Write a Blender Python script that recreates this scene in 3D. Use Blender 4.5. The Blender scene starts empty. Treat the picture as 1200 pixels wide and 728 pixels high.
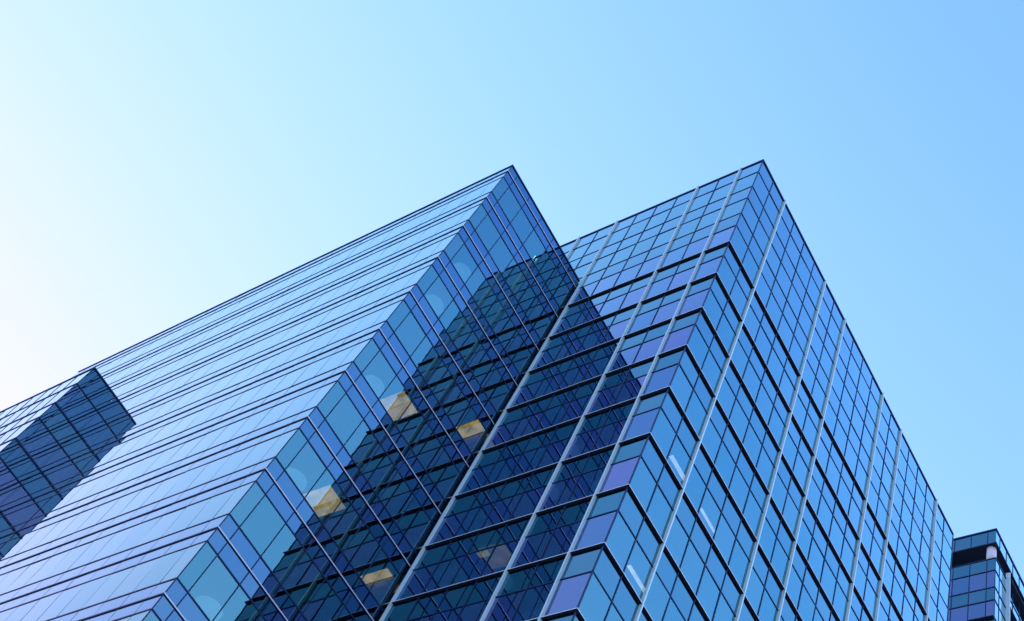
import bpy, bmesh, math, random
from mathutils import Matrix, Vector
random.seed(7)
rad = math.radians
scn = bpy.context.scene
col = scn.collection

# ------------------------------------------------------------------ camera
CAM_H = 1.6
cd = bpy.data.cameras.new("camera")
cam = bpy.data.objects.new("camera", cd)
col.objects.link(cam)
rows = ((0.80281121, 0.50214109, 0.32147858),
        (-0.29923409, 0.8056874, -0.5112013),
        (-0.51570642, 0.31420079, 0.79707261))       # right, down, forward
M = Matrix(((rows[0][0], -rows[1][0], -rows[2][0], 0),
            (rows[0][1], -rows[1][1], -rows[2][1], 0),
            (rows[0][2], -rows[1][2], -rows[2][2], CAM_H),
            (0, 0, 0, 1)))
cam.matrix_world = M
cd.sensor_width = 36
cd.lens = 1543.44 * 36 / 1200
cd.shift_x = 28.5 / 1200
cd.shift_y = 90.97 / 1200
cd.clip_start = 0.1
cd.clip_end = 6000
scn.camera = cam

# ------------------------------------------------------------------ sky, sun, exposure
SUN_EL, SUN_AZ = 15.0, -88.0            # azimuth from +Y towards +X
w = bpy.data.worlds.new("World")
scn.world = w
w.use_nodes = True
nt = w.node_tree
bg = nt.nodes['Background']
sky = nt.nodes.new('ShaderNodeTexSky')
sky.sky_type = 'NISHITA'
sky.sun_disc = False
sky.sun_elevation = rad(SUN_EL)
sky.sun_rotation = rad(SUN_AZ)
sky.dust_density = 0.3
sky.air_density = 1.0
sky.ozone_density = 1.0
sep = nt.nodes.new('ShaderNodeSeparateColor')
com = nt.nodes.new('ShaderNodeCombineColor')
nt.links.new(sky.outputs[0], sep.inputs[0])
# film-like shoulder per channel: g * (1 - exp(-a * N^p))
for i, (g, a_, p) in enumerate(((1.12, 0.656, 1.65), (0.97, 0.976, 1.7), (1.75, 1.2, 0.55))):
    chain = sep.outputs[i]
    for op, val, slot in (('POWER', p, 1), ('MULTIPLY', -a_, 1), ('EXPONENT', None, None), ('SUBTRACT', 1.0, 0), ('MULTIPLY', g, 1)):
        n_ = nt.nodes.new('ShaderNodeMath'); n_.operation = op
        if slot == 0:
            n_.inputs[0].default_value = val; nt.links.new(chain, n_.inputs[1])
        else:
            nt.links.new(chain, n_.inputs[0])
            if val is not None: n_.inputs[1].default_value = val
        chain = n_.outputs[0]
    nt.links.new(chain, com.inputs[i])
# added out-of-view sky gain to shape facade reflections: south-east dimmed, north-east brightened
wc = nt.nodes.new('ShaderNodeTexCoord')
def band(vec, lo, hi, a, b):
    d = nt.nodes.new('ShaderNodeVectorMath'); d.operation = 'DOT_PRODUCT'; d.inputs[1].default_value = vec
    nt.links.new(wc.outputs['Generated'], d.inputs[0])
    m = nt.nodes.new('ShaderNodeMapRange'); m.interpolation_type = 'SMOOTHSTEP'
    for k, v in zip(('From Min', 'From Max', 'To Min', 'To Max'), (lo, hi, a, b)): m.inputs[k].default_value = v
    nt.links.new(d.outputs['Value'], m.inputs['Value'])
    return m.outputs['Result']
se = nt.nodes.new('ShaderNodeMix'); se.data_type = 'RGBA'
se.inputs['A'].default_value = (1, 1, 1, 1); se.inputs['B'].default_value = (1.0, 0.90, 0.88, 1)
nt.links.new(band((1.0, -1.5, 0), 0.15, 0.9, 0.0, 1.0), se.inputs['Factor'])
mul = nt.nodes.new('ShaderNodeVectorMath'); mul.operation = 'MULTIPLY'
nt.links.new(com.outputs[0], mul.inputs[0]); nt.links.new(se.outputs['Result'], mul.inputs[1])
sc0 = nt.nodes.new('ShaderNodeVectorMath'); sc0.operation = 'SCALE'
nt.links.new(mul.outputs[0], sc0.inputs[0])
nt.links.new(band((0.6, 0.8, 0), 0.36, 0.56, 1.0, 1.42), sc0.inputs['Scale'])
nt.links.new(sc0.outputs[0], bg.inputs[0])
bg.inputs[1].default_value = 0.15
sd = bpy.data.lights.new("sun", 'SUN')
sd.energy = 2.0
sd.angle = rad(0.5)
sd.color = (1.0, 0.97, 0.93)
so = bpy.data.objects.new("sun", sd)
col.objects.link(so)
sv = Vector((math.sin(rad(SUN_AZ)) * math.cos(rad(SUN_EL)), math.cos(rad(SUN_AZ)) * math.cos(rad(SUN_EL)), math.sin(rad(SUN_EL))))
so.rotation_euler = sv.to_track_quat('Z', 'Y').to_euler()
so.location = (-200, 10, 120)
vs = scn.view_settings
vs.view_transform = 'Standard'
vs.look = 'None'
vs.exposure = math.log2(1 / 0.15)
vs.gamma = 1
vs.use_curve_mapping = False
scn.cycles.max_bounces = 14
scn.cycles.glossy_bounces = 7
scn.cycles.transparent_max_bounces = 24
scn.cycles.diffuse_bounces = 3
scn.cycles.use_denoising = True

# ------------------------------------------------------------------ materials
def new_mat(name):
    m = bpy.data.materials.new(name)
    m.use_nodes = True
    t = m.node_tree
    for n in list(t.nodes):
        t.nodes.remove(n)
    out = t.nodes.new('ShaderNodeOutputMaterial')
    return m, t, out

def plain(name, rgb, rough=0.5, metal=0.0, noise=0.0, scale=2.0, spec=0.5):
    m, t, out = new_mat(name)
    p = t.nodes.new('ShaderNodeBsdfPrincipled')
    p.inputs['Roughness'].default_value = rough
    p.inputs['Metallic'].default_value = metal
    p.inputs['Specular IOR Level'].default_value = spec
    t.links.new(p.outputs[0], out.inputs[0])
    if noise:
        tc = t.nodes.new('ShaderNodeTexCoord')
        nz = t.nodes.new('ShaderNodeTexNoise'); nz.inputs['Scale'].default_value = scale; nz.inputs['Detail'].default_value = 6
        cr = t.nodes.new('ShaderNodeMix'); cr.data_type = 'RGBA'
        cr.inputs['A'].default_value = (*[c * (1 - noise) for c in rgb], 1)
        cr.inputs['B'].default_value = (*[min(1, c * (1 + noise)) for c in rgb], 1)
        t.links.new(tc.outputs['Object'], nz.inputs['Vector'])
        t.links.new(nz.outputs['Fac'], cr.inputs['Factor'])
        t.links.new(cr.outputs['Result'], p.inputs['Base Color'])
    else:
        p.inputs['Base Color'].default_value = (*rgb, 1)
    return m

def glass(name, refl, refl_b, r0, power, trans, vary=0.12, bump=0.0022):
    """coated facade glass: tinted mirror growing towards grazing angles over tinted see-through glass"""
    m, t, out = new_mat(name)
    N = t.nodes.new
    L = t.links.new
    geo = N('ShaderNodeNewGeometry')
    att = N('ShaderNodeAttribute'); att.attribute_name = 'pane'
    tc = N('ShaderNodeTexCoord')
    nz = N('ShaderNodeTexNoise'); nz.inputs['Scale'].default_value = 0.55; nz.inputs['Detail'].default_value = 2
    L(tc.outputs['Object'], nz.inputs['Vector'])
    bp = N('ShaderNodeBump'); bp.inputs['Strength'].default_value = 1.0; bp.inputs['Distance'].default_value = bump
    L(nz.outputs['Fac'], bp.inputs['Height'])
    lw = N('ShaderNodeLayerWeight'); lw.inputs['Blend'].default_value = 0.5      # facing = 1-cos
    pw = N('ShaderNodeMath'); pw.operation = 'POWER'; pw.inputs[1].default_value = power
    L(lw.outputs['Facing'], pw.inputs[0])
    mr = N('ShaderNodeMapRange')
    mr.inputs['To Min'].default_value = r0; mr.inputs['To Max'].default_value = 1.0
    L(pw.outputs[0], mr.inputs['Value'])
    # reflection tint: coating colour at steep view, towards neutral at grazing; varies a little from pane to pane
    mixc = N('ShaderNodeMix'); mixc.data_type = 'RGBA'
    mixc.inputs['A'].default_value = (*refl, 1); mixc.inputs['B'].default_value = (*refl_b, 1)
    L(att.outputs['Fac'], mixc.inputs['Factor'])
    gz = N('ShaderNodeMix'); gz.data_type = 'RGBA'; gz.inputs['B'].default_value = (0.72, 0.96, 1, 1)
    p2 = N('ShaderNodeMapRange'); p2.inputs['From Min'].default_value = 0.64; p2.inputs['From Max'].default_value = 0.79
    L(lw.outputs['Facing'], p2.inputs['Value']); L(p2.outputs['Result'], gz.inputs['Factor']); L(mixc.outputs['Result'], gz.inputs['A'])
    gl = N('ShaderNodeBsdfGlossy'); gl.inputs['Roughness'].default_value = 0.0
    L(gz.outputs['Result'], gl.inputs['Color']); L(bp.outputs[0], gl.inputs['Normal'])
    tr = N('ShaderNodeBsdfTransparent'); tr.inputs['Color'].default_value = (*trans, 1)
    bf = N('ShaderNodeMath'); bf.operation = 'MULTIPLY'
    inv = N('ShaderNodeMath'); inv.operation = 'SUBTRACT'; inv.inputs[0].default_value = 1.0
    L(geo.outputs['Backfacing'], inv.inputs[1])
    gadd = N('ShaderNodeMath'); gadd.operation = 'MULTIPLY_ADD'; gadd.use_clamp = True; gadd.inputs[1].default_value = 0.13
    L(p2.outputs['Result'], gadd.inputs[0]); L(mr.outputs['Result'], gadd.inputs[2])
    L(gadd.outputs[0], bf.inputs[0]); L(inv.outputs[0], bf.inputs[1])
    mx = N('ShaderNodeMixShader')
    L(bf.outputs[0], mx.inputs['Fac']); L(tr.outputs[0], mx.inputs[1]); L(gl.outputs[0], mx.inputs[2])
    L(mx.outputs[0], out.inputs[0])
    return m

def lamp_mat(name, rgb, s, s2=None):
    m, t, out = new_mat(name)
    e = t.nodes.new('ShaderNodeEmission'); e.inputs[0].default_value = (*rgb, 1); e.inputs[1].default_value = s * 0.15
    if s2 is not None:          # mottled glow painted into the emission by noise
        tc = t.nodes.new('ShaderNodeTexCoord'); nz = t.nodes.new('ShaderNodeTexNoise')
        nz.inputs['Scale'].default_value = 1.6; nz.inputs['Detail'].default_value = 3
        mr = t.nodes.new('ShaderNodeMapRange')
        for k, v in zip(('From Min', 'From Max', 'To Min', 'To Max'), (0.35, 0.65, s * 0.15, s2 * 0.15)): mr.inputs[k].default_value = v
        t.links.new(tc.outputs['Object'], nz.inputs['Vector']); t.links.new(nz.outputs['Fac'], mr.inputs['Value'])
        t.links.new(mr.outputs['Result'], e.inputs[1])
    t.links.new(e.outputs[0], out.inputs[0])
    return m

G_SKY = glass('vision_glass_blue', (0.39, 0.79, 0.84), (0.31, 0.74, 0.82), 0.30, 3.2, (0.46, 0.52, 0.58))
G_BLUE = glass('spandrel_glass_blue', (0.37, 0.73, 0.80), (0.33, 0.69, 0.79), 0.30, 3.2, (0.06, 0.09, 0.14))
G_VIOLET = glass('spandrel_glass_violet', (0.32, 0.60, 0.84), (0.27, 0.54, 0.82), 0.32, 3.2, (0.05, 0.07, 0.12))
G_CLEAR = glass('vision_glass_violet', (0.42, 0.41, 0.72), (0.22, 0.43, 0.68), 0.40, 2.6, (0.34, 0.38, 0.46))
G_TEAL = glass('spandrel_glass_teal', (0.18, 0.46, 0.58), (0.25, 0.50, 0.62), 0.36, 2.6, (0.05, 0.08, 0.11))
MULL = plain('navy_mullion', (0.010, 0.035, 0.100), 0.4, 0.0, spec=0.15)
SEAM = plain('silicone_joint', (0.10, 0.16, 0.28), 0.6)
DARK = plain('dark_soffit_metal', (0.012, 0.028, 0.055), 0.45, 0.0, spec=0.2)
ALU = plain('anodised_aluminium', (0.54, 0.86, 0.86), 0.4, 0.1, 0.05, 1.5)
LIP = plain('aluminium_edge', (0.70, 0.88, 0.90), 0.35, 0.1)
SLAB = plain('interior_ceiling', (0.24, 0.25, 0.27), 0.8, 0, 0.05, 0.6)
CORE = plain('interior_wall', (0.16, 0.18, 0.22), 0.8, 0, 0.1, 0.4)
WHITE = plain('white_painted_column', (0.64, 0.74, 0.80), 0.6, 0, 0.04, 2)
CONC = plain('painted_concrete', (0.42, 0.42, 0.42), 0.8, 0, 0.1, 0.8)
ROOF = plain('roof_membrane', (0.10, 0.11, 0.12), 0.9, 0, 0.15, 0.5)
WARM = lamp_mat('warm_lamp', (1.0, 0.62, 0.17), 1.1, 2.1)
PALE = lamp_mat('white_lamp', (1.0, 0.84, 0.70), 1.8, 2.8)

# ------------------------------------------------------------------ mesh helpers
class MB:
    def __init__(s):
        s.v, s.f, s.a = [], [], []
    def hexa(s, p, a=0.0):
        """8 points: bottom ring 0-3, top ring 4-7"""
        b = len(s.v); s.v += [tuple(q) for q in p]
        for f in ((3, 2, 1, 0), (4, 5, 6, 7), (0, 1, 5, 4), (1, 2, 6, 5), (2, 3, 7, 6), (3, 0, 4, 7)):
            s.f.append(tuple(b + i for i in f)); s.a.append(a)
    def box(s, x0, x1, y0, y1, z0, z1, a=0.0):
        if x0 > x1: x0, x1 = x1, x0
        if y0 > y1: y0, y1 = y1, y0
        s.hexa(((x0, y0, z0), (x1, y0, z0), (x1, y1, z0), (x0, y1, z0),
                (x0, y0, z1), (x1, y0, z1), (x1, y1, z1), (x0, y1, z1)), a)
    def cyl(s, x, y, r, z0, z1, n=28):
        b = len(s.v)
        for z in (z0, z1):
            for i in range(n):
                t = 2 * math.pi * i / n
                s.v.append((x + r * math.cos(t), y + r * math.sin(t), z))
        for i in range(n):
            j = (i + 1) % n
            s.f.append((b + i, b + j, b + n + j, b + n + i)); s.a.append(0)
        s.f.append(tuple(b + n - 1 - i for i in range(n))); s.a.append(0)
        s.f.append(tuple(b + n + i for i in range(n))); s.a.append(0)
    def build(s, name, mat, parent=None, smooth=False):
        me = bpy.data.meshes.new(name)
        me.from_pydata(s.v, [], s.f)
        me.update()
        at = me.attributes.new('pane', 'FLOAT', 'FACE')
        at.data.foreach_set('value', s.a)
        if smooth:
            for p in me.polygons:
                p.use_smooth = len(p.vertices) == 4
        me.materials.append(mat)
        o = bpy.data.objects.new(name, me)
        col.objects.link(o)
        if parent: o.parent = parent
        return o

def thing(name, label, cat):
    o = bpy.data.objects.new(name, None)
    col.objects.link(o)
    o['label'] = label
    o['category'] = cat
    return o

H = CAM_H        # all facade heights below are measured from the eye
class Face:
    """a facade plane: side 'S' looks along -Y, side 'E' looks along +X"""
    def __init__(s, side, at):
        s.side, s.at = side, at
    def p(s, u, z, d):
        return (u, s.at - d, z + H) if s.side == 'S' else (s.at + d, u, z + H)
    def box(s, mb, u0, u1, z0, z1, d0, d1, a=0.0):
        if u0 > u1: u0, u1 = u1, u0
        if s.side == 'S':
            mb.box(u0, u1, s.at - d1, s.at - d0, z0 + H, z1 + H, a)
        else:
            mb.box(s.at + d0, s.at + d1, u0, u1, z0 + H, z1 + H, a)
    def pane(s, mb, u0, u1, z0, z1, tilt=0.16, gap=0.004):
        if u0 > u1: u0, u1 = u1, u0
        u0 += gap; u1 -= gap; z0 += gap; z1 -= gap
        ta = rad(random.gauss(0, tilt)); tb = rad(random.gauss(0, tilt))
        uc, zc = (u0 + u1) / 2, (z0 + z1) / 2
        def q(u, z, back):
            d = (u - uc) * math.tan(ta) + (z - zc) * math.tan(tb) - (0.03 if back else 0.0)
            return s.p(u, z, d)
        if s.side == 'S':
            ring = lambda z: (q(u0, z, 0), q(u1, z, 0), q(u1, z, 1), q(u0, z, 1))
        else:
            ring = lambda z: (q(u0, z, 0), q(u1, z, 0), q(u1, z, 1), q(u0, z, 1))
            # E side: +u is +Y, outward +X: same winding
        mb.hexa(ring(z0) + ring(z1), random.random())

MI = M.inverted()
def seen(pt):
    """how large and whether in frame a facade point is from the eye"""
    c = MI @ Vector(pt)
    if c.z >= -1: return None
    k = cd.lens / 36 * 1200
    x = k * c.x / -c.z - 28.5 * 1 + 600
    y = 455 - k * c.y / -c.z
    return x, y, -c.z

def put_panes(panes, parent, name, stuff_name, limit=100):
    """panes: (face,u0,u1,z0,z1,mat). The `limit` largest in the picture become parts, the rest one mesh per glass."""
    sc_ = []
    for i, (f, u0, u1, z0, z1, m) in enumerate(panes):
        pts = [seen(f.p(u, z, 0)) for u, z in ((u0, z0), (u1, z0), (u1, z1), (u0, z1))]
        if None in pts:
            sc_.append((0, i)); continue
        a = 0
        for k in range(4):
            a += pts[k][0] * pts[k - 1][1] - pts[k][1] * pts[k - 1][0]
        cx = sum(p[0] for p in pts) / 4; cy = sum(p[1] for p in pts) / 4
        ins = 0 <= cx <= 1200 and 0 <= cy <= 728
        sc_.append((abs(a) if ins else 0, i))
    sc_.sort(reverse=True)
    best = {i for a, i in sc_[:limit] if a > 0}
    rest = {}
    for i, (f, u0, u1, z0, z1, m) in enumerate(panes):
        if i in best:
            b = MB(); f.pane(b, u0, u1, z0, z1); b.build(name, m, parent)
        else:
            f.pane(rest.setdefault(m, MB()), u0, u1, z0, z1)
    for m, b in rest.items():
        o = b.build(stuff_name, m, parent); o['kind'] = 'stuff'

def grid(u_lines, z_lines):
    for a, b in zip(u_lines[:-1], u_lines[1:]):
        for c, d in zip(z_lines[:-1], z_lines[1:]):
            yield a, b, c, d

# ------------------------------------------------------------------ ground
g = MB(); g.box(-1500, 1500, -1500, 1500, -0.3, 0.0)
go = g.build('ground', plain('paving', (0.15, 0.155, 0.16), 0.85, 0, 0.25, 0.15)); go['kind'] = 'structure'
r = MB(); r.box(-14, 12, -400, 400, 0.004, 0.008)
ro = r.build('road', plain('asphalt', (0.05, 0.05, 0.052), 0.9, 0, 0.2, 1.5)); ro['kind'] = 'structure'
pv = MB(); pv.box(-24.0, -14.0, -400, 400, 0.0, 0.13)
po = pv.build('pavement', plain('pavement_slabs', (0.30, 0.30, 0.29), 0.85, 0, 0.2, 0.8)); po['kind'] = 'structure'

# ------------------------------------------------------------------ tower A: smooth glass block on the left
XA, YA, XA2, YA2 = -36.0, 15.0, -77.0, 23.46
ta = thing('glass_tower', 'sleek pale blue glass block with fine horizontal lines and sharp roof corner, left of centre', 'building')
AS, AE = Face('S', YA), Face('E', XA)
su = [XA] + [-37.0 - 1.5 * k for k in range(27)] + [XA2]
eu = [YA] + [15.7 + 1.5 * k for k in range(6)] + [YA2]
za = [71.15 - 4 * k for k in range(18)]
zb = [70.25 - 4 * k for k in range(18)]
zc = [69.40 - 4 * k for k in range(18)]
wins, spans = [], []
for k in range(18):
    for f, us in ((AS, su), (AE, eu)):
        for a, b in zip(us[:-1], us[1:]):
            spans.append((f, a, b, zb[k], za[k], G_VIOLET))
            spans.append((f, a, b, zc[k], zb[k], G_VIOLET))
            lo = za[k + 1] if k < 17 else -1.6
            wins.append((f, a, b, lo, zc[k], G_SKY))
put_panes(wins, ta, 'window', 'window_field')
put_panes(spans, ta, 'spandrel_panel', 'spandrel_field')
def wrap_bar(parent, name, mat, fs, fe, u_end_s, u_end_e, z0, z1, p, back=0.035):
    """one bar that runs round the corner of a tower"""
    x, y = fe.at, fs.at
    b = MB()
    b.box(u_end_s, x + p, y - p, y + back, z0 + H, z1 + H)
    b.box(x - back, x + p, y + back, u_end_e, z0 + H, z1 + H)
    return b.build(name, mat, parent)
for k in range(18):
    for z in (za[k], zc[k]):
        if k == 0 and z == za[0]: wrap_bar(ta, 'coping', MULL, AS, AE, XA2, YA2, z - 0.05, z + 0.05, 0.05)
        else: wrap_bar(ta, 'transom', MULL, AS, AE, XA2, YA2, z - 0.034, z + 0.034, 0.022)
    wrap_bar(ta, 'ledge', MULL, AS, AE, XA2, YA2, zb[k] - 0.045, zb[k] + 0.03, 0.04)
    e = MB(); e.box(XA + 0.042, XA + 0.052, YA - 0.04, YA2, zb[k] - 0.022 + H, zb[k] + 0.03 + H)
    e.build('ledge_edge', LIP, ta)
for u in eu[1:-1]:
    b = MB(); AE.box(b, u - 0.025, u + 0.025, -1.6, za[0] - 0.05, -0.02, 0.012); b.build('mullion', MULL, ta)
for u in su[1:-1]:
    b = MB(); AS.box(b, u - 0.009, u + 0.009, -1.6, za[0] - 0.05, -0.02, 0.004); b.build('glazing_joint', SEAM, ta)
b = MB(); b.box(XA - 0.03, XA + 0.012, YA - 0.012, YA + 0.03, 0, za[0] - 0.05 + H); b.build('corner_mullion', MULL, ta)

def shell(parent, x0, x1, y0, y1, ztop, levels, slab_t, core_in, inset=0.16, name='floor_slab'):
    for z in levels:
        b = MB(); b.box(x0 + inset, x1 - inset, y0 + inset, y1 - inset, z + H, z + slab_t + H); b.build(name, SLAB, parent)
    b = MB(); b.box(x0 + core_in, x1 - core_in, y0 + min(core_in, (y1 - y0) * .45), y1 - 0.3, 0, ztop - 0.3 + H); b.build('core', CORE, parent)
    b = MB(); b.box(x0 + 0.1, x1 - 0.1, y1 - 0.22, y1, 0, ztop + H - 0.05); b.box(x0, x0 + 0.2, y0 + 0.05, y1 - 0.23, 0, ztop + H - 0.05)
    b.build('rear_wall', CONC, parent)
    b = MB(); b.box(x0 + 0.21, x1 - 0.08, y0 + 0.08, y1 - 0.23, ztop - 0.45 + H, ztop - 0.1 + H); b.build('roof', ROOF, parent)
shell(ta, XA2, XA, YA, YA2, za[0], [zc[k] + 0.1 for k in range(18)], 1.3, 5.0)
def column(parent, x, y, r, z0, z1):
    b = MB(); b.cyl(x, y, r, z0 + H, z1 + H); return b.build('column', WHITE, parent, True)
for k in range(17):
    column(ta, -40.2, 19.0, 0.42, za[k + 1] - 0.3, zc[k] + 0.1)
def ceiling_lamp(parent, mat, x, y, z, lx, ly):
    """lit ceiling panel (rectangular), or a round glowing disc when ly is 0"""
    b = MB()
    if ly: b.box(x - lx / 2, x + lx / 2, y - ly / 2, y + ly / 2, z - 0.05 + H, z - 0.003 + H)
    else: b.cyl(x, y, lx, z - 0.12 + H, z - 0.003 + H, 36)
    o = b.build('ceiling_light', mat, parent)
    t = MB()
    if ly:
        for a, c in ((x - lx / 2 - 0.04, x - lx / 2 - 0.002), (x + lx / 2 + 0.002, x + lx / 2 + 0.04)):
            t.box(a, c, y - ly / 2 - 0.04, y + ly / 2 + 0.04, z - 0.06 + H, z - 0.003 + H)
        for a, c in ((y - ly / 2 - 0.04, y - ly / 2 - 0.002), (y + ly / 2 + 0.002, y + ly / 2 + 0.04)):
            t.box(x - lx / 2 + 0.001, x + lx / 2 - 0.001, a, c, z - 0.06 + H, z - 0.003 + H)
        t.build('light_frame', LIP, o)
    return o
def lamp_behind(parent, face, mat, u, z, zceil, lu, ld, din=None):
    """a lit panel on the ceiling, where the eye sees it through facade point (u, z)"""
    s = zceil / z
    if face.side == 'E':
        ceiling_lamp(parent, mat, face.at * s, u * s, zceil, ld, lu)
    else:
        ceiling_lamp(parent, mat, u * s, face.at * s, zceil, lu, ld)
for u, z, k in ((18.0, 47.55, 5), (22.3, 51.5, 4), (22.35, 39.6, 7), (17.8, 39.6, 7)):
    lamp_behind(ta, AE, WARM, u, z, zc[k] + 0.09, 1.3, 2.6)

COOL = lamp_mat('cyan_white_glow', (0.40, 0.86, 1.0), 0.45, 0.6)  # glowing discs stand in for pale round pools of light on the ceiling
for u, z, k in ((16.75, 31.5, 9), (16.55, 47.35, 5), (16.45, 55.4, 3), (16.6, 59.45, 2), (16.3, 39.3, 7)):
    lamp_behind(ta, AE, COOL, u, z, zc[k] + 0.09, 0, 0.62)

# ------------------------------------------------------------------ tower B: gridded tower with fins and ledges
XB, YB, XB2, YB2 = -24.86, 23.5, -62.0, 54.42
MOD = 1.546
tb = thing('gridded_tower', 'tall gridded glass tower with pale vertical fins and dark floor ledges, in the centre', 'building')
BS, BE = Face('S', YB), Face('E', XB)
bsu = [XB - MOD * k for k in range(25)]
beu = [YB + MOD * k for k in range(21)]
ledges = [67.50 - 4 * k for k in range(17)]
trans = [65.95 - 3.99 * 0 - 4.01 * k for k in range(17)]
top = [80.0, 78.12, 75.78, 74.0, 71.75, 70.0]
wins, spans = [], []
for f, us in ((BS, bsu), (BE, beu)):
    for a, b in zip(us[:-1], us[1:]):
        seq = top + [ledges[0]]
        for i in range(6):
            (spans if i % 2 == 0 else wins).append((f, a, b, seq[i + 1], seq[i], (G_TEAL if f is BS else G_BLUE) if i % 2 == 0 else (G_CLEAR if i == 5 and f is BS else G_SKY)))
        for k in range(17):
            spans.append((f, a, b, trans[k], ledges[k], G_TEAL if f is BS else G_BLUE))
            lo = ledges[k + 1] if k < 16 else -1.6
            wins.append((f, a, b, lo, trans[k], G_CLEAR if f is BS else G_SKY))
put_panes(wins, tb, 'window', 'window_field')
put_panes(spans, tb, 'spandrel_panel', 'spandrel_field')
wrap_bar(tb, 'coping', MULL, BS, BE, XB2, YB2, 79.93, 80.06, 0.06)
for z in top[1:] + trans:
    wrap_bar(tb, 'transom', MULL, BS, BE, XB2, YB2, z - 0.028, z + 0.028, 0.03)
def ledge(parent, fs, fe, ue_s, ue_e, z, p, t=0.04):
    o = wrap_bar(parent, 'ledge', DARK, fs, fe, ue_s, ue_e, z, z + t, p)
    x, y = fe.at, fs.at
    b = MB()
    b.box(ue_s, x + p + 0.014, y - p - 0.014, y - p - 0.002, z + 0.004 + H, z + t + H)
    b.box(x + p + 0.002, x + p + 0.014, y - p - 0.0015, ue_e, z + 0.004 + H, z + t + H)
    e = b.build('ledge_edge', LIP, o)
for z in ledges:
    ledge(tb, BS, BE, XB2, YB2, z, 0.115)
fin_s = (1, 3, 7, 9, 13, 15, 19, 21)
fin_e = (2, 6, 8, 12, 14, 18)
def fin(parent, f, u, z0, z1, p=0.15, t=0.08):
    b = MB(); f.box(b, u - t / 2, u + t / 2, z0, z1, -0.01, p)
    return b.build('fin', ALU, parent)
for k, u in enumerate(bsu):
    if k in fin_s: fin(tb, BS, u, -1.6, 80.09)
    elif 0 < k < 24:
        b = MB(); BS.box(b, u - 0.023, u + 0.023, -1.6, 79.93, -0.02, 0.035); b.build('mullion', MULL, tb)
for k, u in enumerate(beu):
    if k in fin_e: fin(tb, BE, u, -1.6, 80.09)
    elif 0 < k < 20:
        b = MB(); BE.box(b, u - 0.023, u + 0.023, -1.6, 79.93, -0.02, 0.035); b.build('mullion', MULL, tb)
b = MB(); b.box(XB - 0.03, XB + 0.03, YB - 0.03, YB + 0.03, 0, 79.93 + H); b.build('corner_mullion', MULL, tb)
b = MB(); b.box(XB - 0.1, XB + 0.03, YB2 + 0.001, YB2 + 0.08, 0, 80.06 + H); b.build('end_mullion', MULL, tb)
shell(tb, XB2, XB, YB, YB2, 80.0, [75.9, 71.85] + [z - 0.05 for z in ledges], 1.0, 6.0)
for u, z, k in ((25.7, 47.9, 4), (25.65, 39.95, 6), (28.6, 47.75, 4)):
    lamp_behind(tb, BE, PALE, u, z, ledges[k] - 0.06, 1.6, 0.8)
lamp_behind(tb, BS, WARM, -31.8, 41.9, ledges[6] - 0.06, 0.6, 0.7)

# ------------------------------------------------------------------ block C: projecting bay at far left
XC, YC = -62.87, 12.71
tcb = thing('projecting_block', 'lower boxy glass block with diamond grid projecting from wall at far left edge', 'building')
CS, CE = Face('S', YC), Face('E', XC)
csu = [XC - 1.5 * k for k in range(17)]
ceu = [YC, 13.2, YA - 0.003]
XC2 = csu[-1]
zh = []
z = 59.35
for k in range(15):
    zh += [59.35 - 4 * k - (0.25 if k else 0), 57.4 - 4 * k]
zh.append(-1.6)
wins, spans = [], []
for f, us in ((CS, csu), (CE, ceu)):
    for a, b in zip(us[:-1], us[1:]):
        for i in range(len(zh) - 1):
            (spans if i % 2 == 0 else wins).append((f, a, b, zh[i + 1], zh[i], (G_TEAL if i % 2 == 0 else G_SKY) if f is CS else (G_VIOLET if i % 2 == 0 else G_CLEAR)))
put_panes(wins, tcb, 'window', 'window_field')
put_panes(spans, tcb, 'spandrel_panel', 'spandrel_field')
wrap_bar(tcb, 'coping', MULL, CS, CE, XC2, YA - 0.003, 59.30, 59.42, 0.05)
for i, z in enumerate(zh[1:-1]):
    t = 0.04 if i % 2 == 0 else 0.07
    wrap_bar(tcb, 'transom', MULL, CS, CE, XC2, YA - 0.003, z - t, z + t, 0.04)
for u in csu[1:]:
    b = MB(); CS.box(b, u - 0.03, u + 0.03, -1.6, 59.30, -0.02, 0.02); b.build('mullion', MULL, tcb)
b = MB(); CE.box(b, 13.18, 13.22, -1.6, 59.30, -0.02, 0.015); b.build('mullion', MULL, tcb)
b = MB(); b.box(XC - 0.03, XC + 0.015, YC - 0.015, YC + 0.03, 0, 59.30 + H); b.build('corner_mullion', MULL, tcb)
b = MB(); b.box(XC2 + 0.1, XC - 0.25, YC + 0.25, YA - 0.12, 0, 58.9 + H); b.build('core', CORE, tcb)
b = MB(); b.box(XC2, XC - 0.04, YC + 0.04, YA - 0.11, 58.95 + H, 59.28 + H); b.build('roof', ROOF, tcb)

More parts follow.
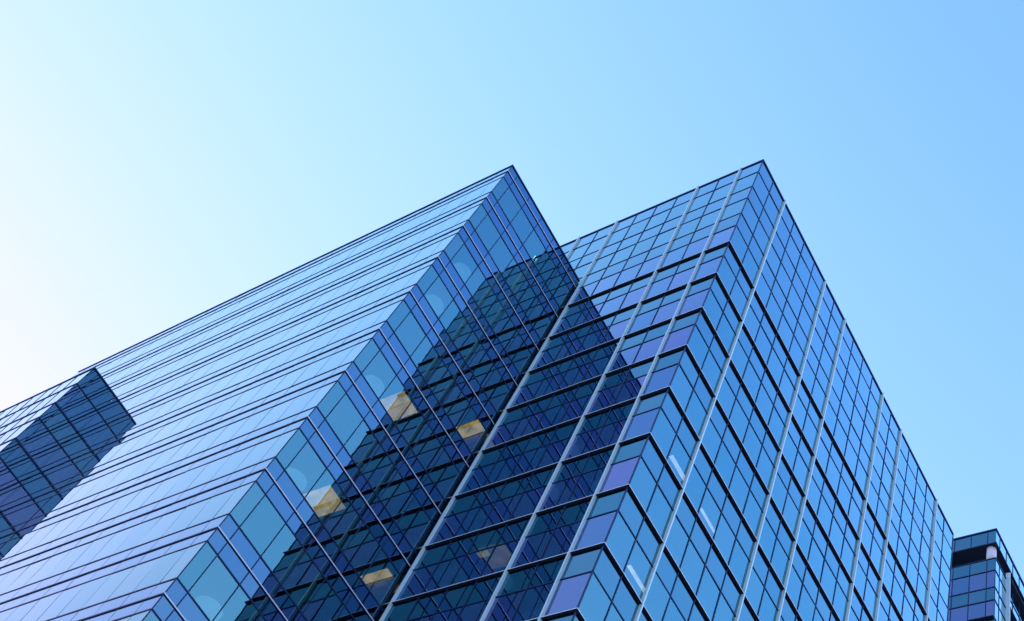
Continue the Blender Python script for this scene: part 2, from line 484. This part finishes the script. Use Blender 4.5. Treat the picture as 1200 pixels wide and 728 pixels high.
# ------------------------------------------------------------------ tower D: distant tower at right edge
XD, YD, XD2, YD2 = -28.2, 70.5, -58.2, 100.0
td = thing('corner_terrace_tower', 'dark blue glass tower with recessed top terrace and white column, at right edge', 'building')
DS, DE = Face('S', YD), Face('E', XD)
dsu = [XD, XD - 0.75] + [XD - 0.75 - 1.5 * k for k in range(1, 19)] + [XD2]
deu = [YD, YD + 0.9] + [YD + 0.9 + 1.53 * k for k in range(1, 18)] + [YD2]
ZT, ZP, ZF = 102.75, 100.85, 98.57
wins, spans = [], []
zl = [ZF]
for k in range(25):
    zl += [96.86 - 4 * k, 94.56 - 4 * k]
zl = [q for q in zl if q > 0] + [-1.6]
for f, us in ((DS, dsu), (DE, deu)):
    for a, b in zip(us[:-1], us[1:]):
        spans.append((f, a, b, ZP, ZT, G_TEAL))
        for i in range(len(zl) - 1):
            (spans if i % 2 == 0 else wins).append((f, a, b, zl[i + 1], zl[i], G_TEAL if i % 2 == 0 else G_CLEAR))
put_panes(wins, td, 'window', 'window_field')
put_panes(spans, td, 'spandrel_panel', 'spandrel_field')
wrap_bar(td, 'coping', MULL, DS, DE, XD2, YD2, ZT - 0.08, ZT + 0.08, 0.08)
wrap_bar(td, 'transom', DARK, DS, DE, XD2, YD2, ZP - 0.1, ZP, 0.05)
for z in zl[:-1]:
    wrap_bar(td, 'transom', MULL, DS, DE, XD2, YD2, z - 0.05, z + 0.05, 0.05)
for z in (ZF, 94.56, 90.56, 86.56):
    b = MB(); DE.box(b, 72.93, YD2, z - 0.03, z + 0.05, 0.055, 0.40); o = b.build('ledge', DARK, td)
for z in (90.56,):
    b = MB(); DS.box(b, XD - 2.2, XD, z - 0.03, z + 0.05, 0.055, 0.25); b.build('ledge', DARK, td)
b = MB(); b.box(XD2, XD - 0.04, YD + 0.04, YD2, ZP - 0.02 + H, ZP + 0.25 + H); b.build('soffit', DARK, td)
b = MB(); b.box(XD2, XD - 0.04, YD + 0.04, YD2, ZF - 0.35 + H, ZF - 0.05 + H); b.build('terrace_floor', CONC, td)
b = MB(); b.box(XD2, XD - 3.2, YD + 2.6, YD2, ZF - 0.04 + H, ZP - 0.03 + H); b.build('recessed_wall', plain('dark_glazed_wall', (0.02, 0.025, 0.04), 0.15, 0, 0), td)
b = MB(); b.cyl(XD - 0.62, YD + 0.62, 0.42, ZF - 0.04 + H, ZP - 0.03 + H); b.build('column', WHITE, td, True)
for k, u in enumerate(deu[1:-1]):
    if k % 4 == 1: fin(td, DE, u, -1.6, 99.3, 0.36, 0.12)
    else:
        b = MB(); DE.box(b, u - 0.035, u + 0.035, -1.6, ZF, -0.02, 0.035); b.build('mullion', MULL, td)
    b = MB(); DE.box(b, u - 0.035, u + 0.035, ZP, ZT - 0.08, -0.02, 0.035); b.build('parapet_mullion', MULL, td)
for u in dsu[1:-1]:
    b = MB(); DS.box(b, u - 0.035, u + 0.035, -1.6, ZF, -0.02, 0.035); b.build('mullion', MULL, td)
    b = MB(); DS.box(b, u - 0.035, u + 0.035, ZP, ZT - 0.08, -0.02, 0.035); b.build('parapet_mullion', MULL, td)
b = MB(); b.box(XD - 0.03, XD + 0.03, YD - 0.03, YD + 0.03, 0, ZF + H); b.build('corner_mullion', MULL, td)
b = MB(); b.box(XD2 + 1, XD - 3, YD + 3, YD2 - 1, 0, ZF - 0.5 + H); b.build('core', CORE, td)
for k in range(24):
    z = 96.96 - 4 * k
    b = MB(); b.box(XD2, XD - 0.2, YD + 0.2, YD2 - 0.3, z + H, z + 1.0 + H); b.build('floor_slab', SLAB, td)
b = MB(); b.box(XD2 + 0.1, XD - 0.1, YD2 + 0.05, YD2 + 0.25, 0, ZT + H - 0.1); b.box(XD2 - 0.2, XD2, YD + 0.05, YD2, 0, ZT + H - 0.1); b.build('rear_wall', CONC, td)
b = MB(); b.box(XD2, XD - 0.1, YD + 0.1, YD2, ZT - 0.6 + H, ZT - 0.3 + H); b.build('roof', ROOF, td)
